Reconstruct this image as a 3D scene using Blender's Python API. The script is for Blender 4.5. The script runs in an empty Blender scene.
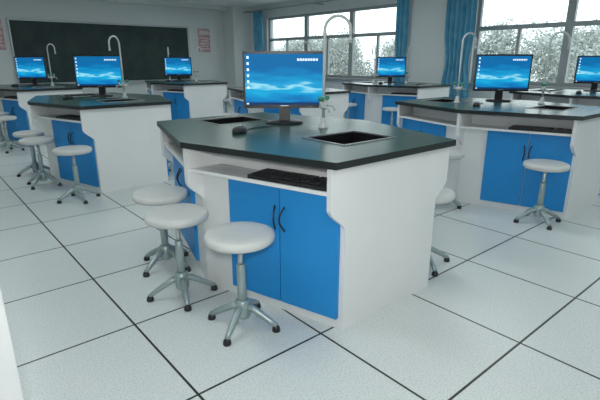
import bpy, bmesh, math, random
from mathutils import Vector, Matrix
random.seed(4)
S=bpy.context.scene
S.view_settings.view_transform='Standard'
S.view_settings.look='None'

# ---------------------------------------------------------------- materials
def mat(name,col,rough=.5,metal=0,spec=.5,emit=None,es=1.0):
    m=bpy.data.materials.new(name); m.use_nodes=True
    b=m.node_tree.nodes['Principled BSDF']
    b.inputs['Base Color'].default_value=(*col,1)
    b.inputs['Roughness'].default_value=rough
    b.inputs['Metallic'].default_value=metal
    b.inputs['Specular IOR Level'].default_value=spec
    if emit:
        b.inputs['Emission Color'].default_value=(*emit,1)
        b.inputs['Emission Strength'].default_value=es
    return m
def noisy(name,c1,c2,scale,rough=.5,spec=.5,bump=0):
    m=mat(name,c1,rough,0,spec); nt=m.node_tree; b=nt.nodes['Principled BSDF']
    tc=nt.nodes.new('ShaderNodeTexCoord'); n=nt.nodes.new('ShaderNodeTexNoise')
    n.inputs['Scale'].default_value=scale; n.inputs['Detail'].default_value=4
    nt.links.new(tc.outputs['Object'],n.inputs['Vector'])
    r=nt.nodes.new('ShaderNodeValToRGB')
    r.color_ramp.elements[0].position=.35; r.color_ramp.elements[1].position=.65
    r.color_ramp.elements[0].color=(*c1,1); r.color_ramp.elements[1].color=(*c2,1)
    nt.links.new(n.outputs['Fac'],r.inputs['Fac']); nt.links.new(r.outputs['Color'],b.inputs['Base Color'])
    if bump:
        bp=nt.nodes.new('ShaderNodeBump'); bp.inputs['Strength'].default_value=bump
        nt.links.new(n.outputs['Fac'],bp.inputs['Height']); nt.links.new(bp.outputs['Normal'],b.inputs['Normal'])
    return m
M_white=noisy('white_laminate',(.75,.77,.77),(.79,.80,.80),3,.45)
M_top=noisy('dark_green_top',(.018,.062,.052),(.030,.080,.068),40,.26,.5)
M_edge=mat('top_edge_black',(.010,.014,.014),.4)
M_blue=noisy('blue_door',(.014,.25,.62),(.018,.265,.65),2,.45,.35)
M_black=mat('black_plastic',(.012,.012,.014),.35)
M_key=mat('key_plastic',(.03,.03,.033),.5)
M_steel=mat('steel',(.55,.56,.57),.3,.9)
M_sink=mat('black_sink',(.008,.008,.010),.35,0,.3)
M_leg=mat('grey_metal',(.34,.42,.42),.35,.4)
M_seat=noisy('grey_seat',(.60,.62,.60),(.64,.65,.63),12,.45)
M_tube=mat('white_tube',(.56,.60,.60),.3)
M_green=mat('green_knob',(.02,.28,.16),.4)
M_wall=noisy('wall_paint',(.66,.70,.70),(.69,.73,.73),.8,.8,.2)
M_ceil=mat('ceiling_paint',(.80,.83,.84),.9,0,.1)
M_board=noisy('chalkboard_green',(.022,.042,.042),(.036,.056,.053),3,.55,.3)
M_alu=mat('aluminium',(.45,.48,.5),.4,.4)
M_frame=mat('window_frame_paint',(.34,.37,.38),.4)
M_curt=noisy('blue_curtain',(.10,.34,.50),(.16,.42,.58),6,.9,.1)
M_added_lamp=mat('added_lamp_diffuser',(.8,.8,.8),.4,emit=(1,1,1),es=1.2)  # glowing face of the added, unseen ceiling lamps
M_leaf_haze=noisy('hazy_foliage',(.36,.40,.38),(.50,.53,.51),.6,.9,.1)  # pale grey leaves: outdoor haze mixed into the colour
M_trunk=noisy('bark',(.26,.26,.25),(.34,.34,.33),3,.9,.1)
M_ground=noisy('outdoor_ground',(.24,.27,.25),(.32,.34,.33),.2,.9,.1)

def floor_mat():
    m=mat('floor_tile',(.5,.5,.5),.32,0,.5); nt=m.node_tree; N=nt.nodes; L=nt.links; b=N['Principled BSDF']
    g=N.new('ShaderNodeNewGeometry'); sep=N.new('ShaderNodeSeparateXYZ'); L.new(g.outputs['Position'],sep.inputs[0])
    def mth(op,a,bv=None):
        n=N.new('ShaderNodeMath'); n.operation=op
        for i,v in enumerate((a,bv)):
            if v is None: continue
            if isinstance(v,(int,float)): n.inputs[i].default_value=v
            else: L.new(v,n.inputs[i])
        return n.outputs[0]
    def line(o,off):
        a=mth('SUBTRACT',o,off); a=mth('DIVIDE',a,.624); a=mth('ADD',a,20.5); a=mth('FRACT',a)
        a=mth('SUBTRACT',a,.5); a=mth('ABSOLUTE',a); return mth('LESS_THAN',a,.0082)
    ln=mth('MAXIMUM',line(sep.outputs[0],.637),line(sep.outputs[1],.72))
    n=N.new('ShaderNodeTexNoise'); n.inputs['Scale'].default_value=170; n.inputs['Detail'].default_value=2
    L.new(g.outputs['Position'],n.inputs['Vector'])
    r=N.new('ShaderNodeValToRGB'); e=r.color_ramp.elements
    e[0].position=.34; e[0].color=(.46,.51,.51,1); e[1].position=.48; e[1].color=(.67,.71,.70,1)
    L.new(n.outputs['Fac'],r.inputs['Fac'])
    mx=N.new('ShaderNodeMix'); mx.data_type='RGBA'; L.new(ln,mx.inputs[0]); L.new(r.outputs[0],mx.inputs[6]); mx.inputs[7].default_value=(.016,.018,.018,1)
    L.new(mx.outputs[2],b.inputs['Base Color'])
    return m
M_floor=floor_mat()

def screen_mat():
    m=bpy.data.materials.new('lcd_screen'); m.use_nodes=True; nt=m.node_tree; N=nt.nodes; L=nt.links
    b=N['Principled BSDF']; b.inputs['Base Color'].default_value=(.004,.008,.012,1); b.inputs['Roughness'].default_value=.5; b.inputs['Specular IOR Level'].default_value=.15
    uv=N.new('ShaderNodeUVMap'); sep=N.new('ShaderNodeSeparateXYZ'); L.new(uv.outputs[0],sep.inputs[0])
    wv=N.new('ShaderNodeTexNoise'); wv.inputs['Scale'].default_value=2.2
    mp=N.new('ShaderNodeMapping'); mp.inputs['Scale'].default_value=(1,3.5,1); mp.inputs['Rotation'].default_value=(0,0,.25)
    L.new(uv.outputs[0],mp.inputs[0]); L.new(mp.outputs[0],wv.inputs['Vector'])
    a=N.new('ShaderNodeMath'); a.operation='MULTIPLY_ADD'; a.inputs[1].default_value=.55
    L.new(wv.outputs['Fac'],a.inputs[0]); L.new(sep.outputs[1],a.inputs[2])
    r=N.new('ShaderNodeValToRGB'); e=r.color_ramp.elements
    e[0].position=.22; e[0].color=(.002,.09,.34,1)
    e[1].position=1.0; e[1].color=(.002,.15,.40,1)
    for p,c in ((.42,(.004,.27,.62)),(.56,(.01,.44,.76)),(.625,(.34,.78,.93)),(.68,(.01,.37,.70)),(.88,(.003,.22,.52))):
        x=e.new(p); x.color=(*c,1)
    L.new(a.outputs[0],r.inputs['Fac'])
    t=N.new('ShaderNodeMath'); t.operation='LESS_THAN'; t.inputs[1].default_value=.05; L.new(sep.outputs[1],t.inputs[0])
    mx=N.new('ShaderNodeMix'); mx.data_type='RGBA'; L.new(t.outputs[0],mx.inputs[0]); L.new(r.outputs[0],mx.inputs[6]); mx.inputs[7].default_value=(.004,.04,.14,1)
    L.new(mx.outputs[2],b.inputs['Emission Color']); b.inputs['Emission Strength'].default_value=1.0
    return m
M_screen=screen_mat()
M_icon=mat('screen_icon',(.6,.7,.8),.5,emit=(.75,.88,1),es=.8)

# ---------------------------------------------------------------- mesh builder
class MB:
    def __init__(s): s.v=[];s.f=[];s.m=[];s.sm=[];s.mats=[]
    def mi(s,m):
        if m not in s.mats: s.mats.append(m)
        return s.mats.index(m)
    def face(s,idx,m,sm=False): s.f.append(idx); s.m.append(s.mi(m)); s.sm.append(sm)
    def prism(s,poly,z0,z1,m,top=None,sx=1,sy=1):
        n=len(poly); o=len(s.v)
        for z in (z0,z1):
            for x,y in poly: s.v.append((x*sx,y*sy,z))
        s.face([o+i for i in range(n)][::-1],m); s.face([o+n+i for i in range(n)],top or m)
        for i in range(n):
            j=(i+1)%n; s.face([o+i,o+j,o+n+j,o+n+i],m)
    def prof_y(s,poly,y0,y1,m,sx=1,sy=1):
        n=len(poly); o=len(s.v)
        for y in (y0,y1):
            for x,z in poly: s.v.append((x*sx,y*sy,z))
        s.face([o+i for i in range(n)],m); s.face([o+n+i for i in range(n)][::-1],m)
        for i in range(n):
            j=(i+1)%n; s.face([o+j,o+i,o+n+i,o+n+j],m)
    def box(s,c,d,m,rz=0,rx=0,ry=0):
        R=Matrix.Rotation(rz,3,'Z')@Matrix.Rotation(ry,3,'Y')@Matrix.Rotation(rx,3,'X'); o=len(s.v)
        for z in (-.5,.5):
            for x,y in ((-.5,-.5),(.5,-.5),(.5,.5),(-.5,.5)):
                s.v.append(tuple(R@Vector((x*d[0],y*d[1],z*d[2]))+Vector(c)))
        for f in ((3,2,1,0),(4,5,6,7),(0,1,5,4),(1,2,6,5),(2,3,7,6),(3,0,4,7)): s.face([o+i for i in f],m)
    def lathe(s,prof,m,c=(0,0,0),seg=28,sxy=(1,1)):
        o=len(s.v); n=len(prof)
        for r,z in prof:
            for k in range(seg):
                a=2*math.pi*k/seg; s.v.append((c[0]+r*math.cos(a)*sxy[0],c[1]+r*math.sin(a)*sxy[1],c[2]+z))
        for i in range(n-1):
            for k in range(seg):
                k2=(k+1)%seg; s.face([o+i*seg+k,o+i*seg+k2,o+(i+1)*seg+k2,o+(i+1)*seg+k],m,True)
        s.face([o+k for k in range(seg)][::-1],m); s.face([o+(n-1)*seg+k for k in range(seg)],m)
    def tube(s,pts,r,m,seg=8):
        pts=[Vector(p) for p in pts]; o=len(s.v); n=len(pts); prev=None
        for i,p in enumerate(pts):
            t=(pts[min(i+1,n-1)]-pts[max(i-1,0)]).normalized()
            if prev is None: a=t.orthogonal().normalized()
            else: a=(prev-t*prev.dot(t)).normalized()
            prev=a; b=t.cross(a)
            rr=r[i] if isinstance(r,(list,tuple)) else r
            for k in range(seg):
                th=2*math.pi*k/seg; s.v.append(tuple(p+a*rr*math.cos(th)+b*rr*math.sin(th)))
        for i in range(n-1):
            for k in range(seg):
                k2=(k+1)%seg; s.face([o+i*seg+k,o+i*seg+k2,o+(i+1)*seg+k2,o+(i+1)*seg+k],m,True)
        s.face([o+k for k in range(seg)][::-1],m); s.face([o+(n-1)*seg+k for k in range(seg)],m)
    def mesh(s,name,recalc=True):
        me=bpy.data.meshes.new(name); me.from_pydata(s.v,[],s.f)
        for m in s.mats: me.materials.append(m)
        for p,i,sm in zip(me.polygons,s.m,s.sm): p.material_index=i; p.use_smooth=sm
        if recalc:
            bm=bmesh.new(); bm.from_mesh(me); bmesh.ops.recalc_face_normals(bm,faces=bm.faces); bm.to_mesh(me); bm.free()
        return me
def put(me,name,loc=(0,0,0),rz=0,bev=0):
    o=bpy.data.objects.new(name,me); S.collection.objects.link(o); o.location=loc; o.rotation_euler=(0,0,rz)
    if bev:
        b=o.modifiers.new('bevel','BEVEL'); b.width=bev; b.segments=2; b.limit_method='ANGLE'
    return o

# ---------------------------------------------------------------- lab table
TH=.81
hexx=lambda y:.68-.25*abs(y)/.85
U=Vector((.282,-.959)); NN=Vector((-.959,-.282)); S0=Vector((-.576,0))
def P(s,o): v=S0+U*s+NN*o; return (v.x,v.y)
SINKS=[(.06,-.45),(-.02,.56)]
def table_mesh():
    b=MB()
    sw,sd=.19,.15
    ys=sorted([-.85,0,.85]+[c[1]-sd for c in SINKS]+[c[1]+sd for c in SINKS])
    for y0,y1 in zip(ys[:-1],ys[1:]):
        sk=[c for c in SINKS if abs((y0+y1)/2-c[1])<sd-.001]
        if sk:
            cx=sk[0][0]
            b.prism([(-hexx(y0),y0),(cx-sw,y0),(cx-sw,y1),(-hexx(y1),y1)],TH-.03,TH,M_edge,M_top)
            b.prism([(cx+sw,y0),(hexx(y0),y0),(hexx(y1),y1),(cx+sw,y1)],TH-.03,TH,M_edge,M_top)
        else:
            b.prism([(-hexx(y0),y0),(hexx(y0),y0),(hexx(y1),y1),(-hexx(y1),y1)],TH-.03,TH,M_edge,M_top)
    for cx,cy in SINKS:
        r=.009
        for (x,y,w,d) in ((cx-sw,cy,r,2*sd+r),(cx+sw,cy,r,2*sd+r),(cx,cy-sd,2*sw+r,r),(cx,cy+sd,2*sw+r,r)):
            b.box((x,y,TH+.002),(w,d,.005),M_steel)
        h=.16; t=.022
        b.box((cx-sw+t/2,cy,TH-h/2),(t,2*sd,h),M_sink); b.box((cx+sw-t/2,cy,TH-h/2),(t,2*sd,h),M_sink)
        b.box((cx,cy-sd+t/2,TH-h/2),(2*sw,t,h),M_sink); b.box((cx,cy+sd-t/2,TH-h/2),(2*sw,t,h),M_sink)
        b.box((cx,cy,TH-h),(2*sw,2*sd,.008),M_sink)
        b.lathe([(.025,0),(.025,.004),(.02,.004)],M_steel,(cx,cy,TH-h+.004),16)
    def edge(x0,x1,z0=.50,z1=.60,n=12):
        out=[]
        for i in range(n+1):
            t=i/n; k=t*t*(3-2*t); out.append((x0+(x1-x0)*(.5*k+.5*math.sin(math.pi/2*t)),z0+(z1-z0)*t))
        return out
    e=edge(.335,.425)
    outl=[(-.335,0),(.335,0)]+e+[(.425,TH-.03),(-.425,TH-.03)]+[(-x,z) for x,z in reversed(e)]
    for sy in (1,-1): b.prof_y(outl,-.82,-.795,M_white,1,sy)
    for sx in (1,-1):
        for sy in (1,-1):
            b.prism([(-.576,0),P(.85,0),P(.85,-.02),(-.555,0)],0,.655,M_white,None,sx,sy)
            for s0,s1 in ((.205,.515),(.520,.832)):
                b.prism([P(s0,.0005),P(s0,.018),P(s1,.018),P(s1,.0005)],.055,.645,M_blue,None,sx,sy)
            for s_ in (.490,.546):
                pts=[]
                for k in range(9):
                    t=k/8; q=P(s_+(.012 if s_<.52 else -.012)*math.sin(math.pi*t),.018+.028*math.sin(math.pi*t)); pts.append((q[0]*sx,q[1]*sy,.43+.12*t))
                b.tube(pts,.0045,M_black,6)
            b.prism([(-.48,0),(-.650,0),P(.828,.07),P(.828,-.1)],.655,.672,M_white,None,sx,sy)
            b.prism([(-.472,0),P(.828,-.1),P(.828,-.115),(-.456,0)],.672,TH-.03,M_white,None,sx,sy)
            m=edge(-.577,-.662)
            b.prof_y([(-.46,TH-.03),(-.46,.5)]+m+[(-.662,TH-.03)],-.014,0,M_white,sx,sy)
    return b.mesh('lab_table')
TM=table_mesh()

def stool_mesh():
    b=MB(); u=.020
    b.lathe([(.0,.449+u),(.10,.450+u),(.142,.449+u),(.153,.444+u),(.158,.430+u),(.156,.416+u),(.146,.407+u),(.05,.403+u)][::-1],M_seat,seg=44)
    b.lathe([(.013,.28),(.013,.405+u)],M_steel,seg=14)
    b.lathe([(.06,.396+u),(.065,.404+u)],M_leg,seg=18)
    b.lathe([(.021,.06),(.021,.31),(.016,.316)],M_leg,seg=16)
    b.lathe([(.032,.048),(.035,.055),(.035,.13),(.026,.138)],M_leg,seg=18)
    for k in range(4):
        a=math.pi/2*k+.35; c,s=math.cos(a),math.sin(a)
        b.tube([(.02*c,.02*s,.105),(.06*c,.06*s,.092),(.14*c,.14*s,.045),(.170*c,.170*s,.026)],[.018,.017,.014,.012],M_leg,8)
        b.lathe([(.018,0),(.020,.006),(.016,.022),(.006,.030)],M_black,(.167*c,.167*s,0),12)
    return b.mesh('lab_stool')
SM=stool_mesh()

def monitor_mesh():
    b=MB()
    b.lathe([(.12,0),(.12,.008),(.112,.015),(.03,.02)],M_black,(0,.02,0),32,(1,.8))
    b.box((0,.035,.09),(.07,.025,.16),M_black)
    b.box((0,.03,.27),(.22,.03,.20),M_black)
    b.box((0,.0,.27),(.515,.03,.345),M_black)
    b.box((.0,-.0155,.113),(.05,.002,.004),M_steel)
    for i in range(6): b.box((-.226,-.0178,.405-i*.036),(.013,.001,.016),M_icon)
    for i in range(8): b.box((.085+i*.0165,-.0178,.392),(.012,.001,.014),M_icon)
    b.box((-.232,-.0178,.126),(.014,.001,.009),M_icon)
    o=len(b.v); w,h0,h1=.245,.118,.427
    b.v+= [(-w,-.0165,h0),(w,-.0165,h0),(w,-.0165,h1),(-w,-.0165,h1)]
    b.face([o,o+1,o+2,o+3],M_screen); fi=len(b.f)-1
    me=b.mesh('m',False)
    uv=me.uv_layers.new(name='UVMap')
    for li,c in zip(me.polygons[fi].loop_indices,((0,0),(1,0),(1,1),(0,1))): uv.data[li].uv=c
    return me
MM=monitor_mesh()

def keyboard_mesh():
    b=MB(); b.box((0,0,.009),(.44,.145,.018),M_black)
    for r in range(5):
        n=[15,15,14,13,9][r]
        for k in range(n):
            w=.30/n; b.box((-.205+w*(k+.5),.05-r*.024,.021),(w*.82,.019,.008),M_key)
    for r in range(5):
        for k in range(3): b.box((.115+k*.018,.05-r*.024,.021),(.015,.019,.008),M_key)
        for k in range(2): b.box((.178+k*.018,.05-r*.024,.021),(.015,.019,.008),M_key)
    return b.mesh('computer_keyboard')
KM=keyboard_mesh()
def mouse_mesh():
    b=MB(); b.lathe([(.030,0),(.034,.006),(.033,.018),(.026,.030),(.012,.036),(.002,.037)],M_black,(0,0,0),24,(.95,1.7))
    b.box((0,.03,.034),(.005,.015,.006),M_key)
    pts=[(0,.055,.006)]+[(-.03*math.sin(k*.7),.055+.05*k,.004) for k in range(1,6)]
    b.tube(pts,.003,M_black,6)
    return b.mesh('computer_mouse')
MoM=mouse_mesh()

def faucet_mesh():
    b=MB()
    b.lathe([(.03,0),(.03,.008),(.02,.016),(.016,.05),(.013,.06)],M_tube,seg=20)
    pts=[(0,0,.05),(0,0,.3),(0,0,.55)]+[(.075-.075*math.cos(math.pi*k/10),0,.55+.075*math.sin(math.pi*k/10)) for k in range(1,11)]+[(.15,0,.51)]
    b.tube(pts,.0085,M_tube,10)
    b.lathe([(.011,0),(.011,.03),(.007,.035)],M_tube,(.15,0,.48),12)
    b.tube([(0,-.055,.13),(0,.055,.13)],.012,M_tube,10)
    b.lathe([(.016,0),(.018,.02),(.016,.04)],M_tube,(0,0,.11),14)
    for s in (1,-1):
        b.tube([(0,s*.055,.13),(.0,s*.055,.165)],.008,M_tube,8)
        b.lathe([(.014,0),(.018,.006),(.018,.018),(.012,.024)],M_green,(0,s*.055,.163),12)
        b.tube([(0,s*.055,.13),(.04,s*.055,.125),(.055,s*.055,.10)],.006,M_tube,8)
    return b.mesh('laboratory_faucet')
FM=faucet_mesh()

# ---------------------------------------------------------------- placement
tables=[(1.69,2.12),(4.15,2.09),(6.55,2.12),(1.60,5.22),(4.15,5.22),(6.55,5.22),(1.64,8.32),(4.15,8.32),(6.55,8.32)]
for i,(x,y) in enumerate(tables):
    put(TM,'lab_table',(x,y,0))
    mx,my=(.16,.22)
    if i==3: mx=.10
    if i==6: mx=.0
    if i==7: mx=.0
    yaw=math.radians(-38.5)
    if i==1: mx,my=.34,.18; yaw=math.radians(-48)
    if i==2: mx,my=.34,.10; yaw=math.radians(-55)
    if i==3: yaw=math.radians(-38)
    if i==6: yaw=math.radians(-48)
    put(MM,'computer_monitor',(x+mx,y+my,TH),yaw)
    q=P(.585,-.012); a=math.atan2(U.y,U.x)
    put(KM,'computer_keyboard',(x+q[0],y+q[1],.672),a,.001)
    if i==1: put(FM,'laboratory_faucet',(x+.36,y-.22,TH),math.radians(-60))
    elif i==3: put(FM,'laboratory_faucet',(x+.24,y-.10,TH),math.radians(-150))
    else: put(FM,'laboratory_faucet',(x+.2,y-.10,TH),math.radians(-60))
    if i in (1,5,7): put(FM,'laboratory_faucet',(x-.12,y+.36,TH),math.radians(60) if i!=1 else math.radians(-20))
    put(MoM,'computer_mouse',(x-.29,y+.06,TH),math.radians(-70))
stools=[(1.03,1.635),(.945,2.085),(1.04,2.49),(2.25,1.50),
 (3.38,2.12),(3.57,1.38),
 (1.04,4.30),(.92,5.06),(.96,5.6),(2.28,4.9),
 (.98,7.36),(1.0,8.0),(2.3,8.0),
 (5.98,5.75),(5.95,4.75),(4.82,7.95),(3.45,7.9),(3.5,5.7),(3.5,4.75),(4.8,5.6),(5.92,2.6),(7.2,4.8),(5.95,8.8)]
for k,(x,y) in enumerate(stools): put(SM,'lab_stool',(x,y,0),k*.7+.2)

# ---------------------------------------------------------------- room
X0,X1,Y0,Y1,H=-1.8,7.9,-2.5,12.1,2.62
def bx(name,a,b_,m,bev=0):
    b=MB(); c=[(a[i]+b_[i])/2 for i in range(3)]; d=[abs(b_[i]-a[i]) for i in range(3)]
    b.box((0,0,0),d,m); return put(b.mesh(name),name,c,0,bev)
bx('floor',(X0-.2,Y0-.2,-.2),(X1+.3,Y1+.2,0),M_floor)
bx('ceiling',(X0-.2,Y0-.2,H),(X1+.3,Y1+.2,H+.2),M_ceil)
bx('wall_front',(X0-.2,Y1,0),(X1+.3,Y1+.2,H),M_wall)
bx('wall_back',(X0-.2,Y0-.2,0),(X1+.3,Y0,H),M_wall)
bx('wall_left',(X0-.2,Y0,0),(X0,Y1,H),M_wall)
wins=[(6.1,10.75),(0.0,4.6)]
SZ,HZ=.80,2.29
b=MB()
def wb(y0,y1,z0,z1): b.box((X1+.12,(y0+y1)/2,(z0+z1)/2),(.24,y1-y0,z1-z0),M_wall)
wb(Y0,Y1,0,SZ); wb(Y0,Y1,HZ,H); wb(10.75,Y1,SZ,HZ); wb(4.6,6.1,SZ,HZ); wb(Y0,0,SZ,HZ)
put(b.mesh('wall_right'),'wall_right')
bx('pillar',(7.62,4.98,0),(X1,5.75,H),M_wall)
bx('pillar',(7.35,11.55,0),(X1,Y1,H),M_wall)
bx('beam',(X0,Y1-.3,H-.10),(7.34,Y1,H),M_wall)
M_glass=bpy.data.materials.new('window_glass'); M_glass.use_nodes=True
nt=M_glass.node_tree; nt.nodes.clear(); o_=nt.nodes.new('ShaderNodeOutputMaterial'); mxs=nt.nodes.new('ShaderNodeMixShader')
tr=nt.nodes.new('ShaderNodeBsdfTransparent'); tr.inputs[0].default_value=(.93,.96,.96,1); gl=nt.nodes.new('ShaderNodeBsdfGlossy'); gl.inputs['Roughness'].default_value=.05
mxs.inputs[0].default_value=.04; nt.links.new(tr.outputs[0],mxs.inputs[1]); nt.links.new(gl.outputs[0],mxs.inputs[2]); nt.links.new(mxs.outputs[0],o_.inputs[0])
for wi,(y0,y1) in enumerate(wins):
    b=MB(); X=X1+.10; f=.06
    def fr(ya,yb,za,zb,d=.06): b.box((X,(ya+yb)/2,(za+zb)/2),(d,yb-ya,zb-za),M_frame)
    fr(y0,y1,SZ,SZ+f); fr(y0,y1,HZ-f,HZ); fr(y0,y0+f,SZ+f,HZ-f); fr(y1-f,y1,SZ+f,HZ-f)
    fr(y0+f,y1-f,1.69,1.76)
    n=3
    for k in range(1,n):
        yc=y0+(y1-y0)*k/n; fr(yc-.06,yc+.06,SZ+f,HZ-f,.07)
    for k in range(n):
        a0=y0+(y1-y0)*k/n; yc=a0+(y1-y0)/n/2
        fr(yc-.025,yc+.025,SZ+f,1.69,.05)
    b.box((X1-.02,(y0+y1)/2,SZ-.015),(.18,y1-y0,.03),M_frame)
    b.box((X,(y0+y1)/2,(SZ+HZ)/2),(.004,y1-y0-.02,HZ-SZ-.02),M_glass)
    put(b.mesh('window'),'window_%d'%(wi+1))
    L=bpy.data.lights.new('window_portal','AREA'); L.shape='RECTANGLE'; L.size=HZ-SZ; L.size_y=y1-y0; L.cycles.is_portal=True
    lo=bpy.data.objects.new('window_portal',L); S.collection.objects.link(lo); lo.location=(X1+.3,(y0+y1)/2,(SZ+HZ)/2); lo.rotation_euler=(0,math.pi/2,0)
def curtain(y0,y1,amp=.035,waist=1.0):
    b=MB(); n=int((y1-y0)/.012); rows=12
    for j in range(rows+1):
        z=.45+(2.42-.45)*j/rows
        for i in range(n+1):
            t=i/n; sq=1-.25*math.exp(-((z-1.15)/.3)**2)*waist
            y=(y0+y1)/2+(t-.5)*(y1-y0)*sq
            b.v.append((amp*math.sin(t*(y1-y0)/.095*2*math.pi+.4*math.sin(z*2)),y,z))
    for j in range(rows):
        for i in range(n): k=j*(n+1)+i; b.face([k,k+1,k+n+2,k+n+1],M_curt,True)
    o=put(b.mesh('curtain'),'window_curtain',(7.54,0,0))
    s=o.modifiers.new('s','SOLIDIFY'); s.thickness=.003
curtain(4.38,4.98); curtain(5.76,6.08); curtain(10.45,10.85)
b=MB(); b.tube([(7.54,-.1,2.44),(7.54,11.3,2.44)],.014,M_frame,10)
for yy in (.2,2.5,5.35,8.5,11.2):
    if yy!=5.35: b.box((7.72,yy,2.44),(.36,.02,.02),M_frame)
    else: b.box((7.58,yy,2.44),(.09,.02,.02),M_frame)
put(b.mesh('curtain_rail'),'curtain_rail')
# chalkboard
b=MB(); b.box((0,-.02,0),(4.15,.03,1.32),M_board)
for z in (-.68,.68): b.box((0,-.025,z),(4.25,.05,.035),M_alu)
for x in (-2.1,2.1): b.box((x,-.028,0),(.035,.045,1.32),M_alu)
b.box((0,-.06,-.71),(4.2,.10,.02),M_alu)
put(b.mesh('chalkboard'),'chalkboard',(4.12,Y1-.002,1.36))
M_pink=noisy('poster_red',(.48,.20,.24),(.66,.50,.52),14,.7)
M_paper=mat('poster_paper',(.70,.62,.63),.7)
for x in (6.72,1.72):
    b=MB(); b.box((0,-.006,0),(.36,.01,.62),M_pink); b.box((0,-.013,.20),(.28,.004,.10),M_paper)
    for k in range(5): b.box((0,-.013,.06-k*.07),(.28-(k%2)*.05,.004,.03),M_paper)
    put(b.mesh('wall_poster'),'wall_poster',(x,Y1-.002,1.72))
bx('baseboard_front',(X0,Y1-.015,0),(7.34,Y1,.1),M_alu)
bx('baseboard_right',(X1-.015,5.76,0),(X1,11.54,.1),M_alu)
# storage cabinet by the camera
b=MB(); b.box((-.26,0,.95),(.66,.42,1.9),M_white)
for x in (-.425,-.095): b.box((x,-.217,.98),(.322,.014,1.78),M_white)
for x in (-.29,-.23): b.tube([(x,-.225,.95),(x,-.245,.96),(x,-.245,1.1),(x,-.225,1.11)],.005,M_steel,8)
put(b.mesh('storage_cabinet'),'storage_cabinet',(.028,1.50,0),0,.003)
# ceiling lamps, added out of view to brighten the dim room
for x in (.4,3.0,5.6):
    for y in (-.6,2.6,5.8,9.0):
        b=MB(); b.box((0,0,-.03),(.30,1.2,.06),M_alu); b.box((0,0,-.065),(.26,1.14,.012),M_added_lamp)
        put(b.mesh('added_ceiling_light'),'added_ceiling_light',(x,y,H),0,.003)
        L=bpy.data.lights.new('added_fill_light','AREA'); L.shape='RECTANGLE'; L.size=.26; L.size_y=1.1; L.energy=13.5 if y<9 else 12; L.color=(.92,1,1)
        lo=bpy.data.objects.new('added_fill_light',L); S.collection.objects.link(lo); lo.location=(x,y,H-.085)
# camera flash
L=bpy.data.lights.new('camera_flash','AREA'); L.size=.12; L.energy=19; L.color=(1,.99,.97)
fl=bpy.data.objects.new('camera_flash',L); S.collection.objects.link(fl)

# exterior
b=MB(); b.box((60,5,-6.1),(102,160,.2),M_ground); put(b.mesh('outdoor_ground'),'outdoor_ground')
def tree_mesh(r):
    b=MB(); b.tube([(0,0,-9),(.1,0,-6),(0,.1,-r*.5)],[.3,.22,.1],M_trunk,8)
    blobs=[(Vector((random.uniform(-.7,.7)*r,random.uniform(-.8,.8)*r,-r+random.uniform(-1.3,.75)*r)),r*random.uniform(.3,.6)) for _ in range(14)]
    for c,rr in blobs:
        b.tube([(0,0,-r*2.2),tuple(c)],[.07,.02],M_trunk,5)
        for _ in range(900):
            v=Vector((random.gauss(0,1),random.gauss(0,1),random.gauss(0,1))).normalized()*rr*random.uniform(.35,1.15)+c
            a=Vector((random.gauss(0,1),random.gauss(0,1),random.gauss(0,1))).normalized(); p=a.orthogonal().normalized(); q=a.cross(p); s=random.uniform(.05,.11)
            o=len(b.v); b.v+=[tuple(v-p*s),tuple(v+q*s*.6),tuple(v+p*s),tuple(v-q*s*.6)]; b.face([o,o+1,o+2,o+3],M_leaf_haze)
    return b.mesh('tree',False)
TMs=[tree_mesh(r) for r in (2.4,2.8,2.1)]
for k in range(17):
    put(TMs[k%3],'tree',(28+random.uniform(-3,6),-3+k*2.7+random.uniform(-1,1),random.uniform(1.6,3.6)),random.uniform(0,6))
for k in range(14):
    put(TMs[k%3],'tree',(45+random.uniform(-3,6),-6+k*5+random.uniform(-1,1),random.uniform(2.2,4.6)),random.uniform(0,6))

# world
W=bpy.data.worlds.new('World'); S.world=W; W.use_nodes=True
bg=W.node_tree.nodes['Background']; bg.inputs[0].default_value=(.91,.98,1,1); bg.inputs[1].default_value=2.5

# camera
cam=bpy.data.cameras.new('Camera'); co=bpy.data.objects.new('Camera',cam); S.collection.objects.link(co); S.camera=co
cam.sensor_width=36; cam.lens=27.6; cam.clip_start=.02
az=math.radians(40.2); th=math.radians(16.93)
d=Vector((math.sin(az)*math.cos(th),math.cos(az)*math.cos(th),-math.sin(th)))
co.location=(0,0,1.2); co.rotation_euler=d.to_track_quat('-Z','Y').to_euler()
fl.location=(-.03,.03,1.32); fl.rotation_euler=co.rotation_euler
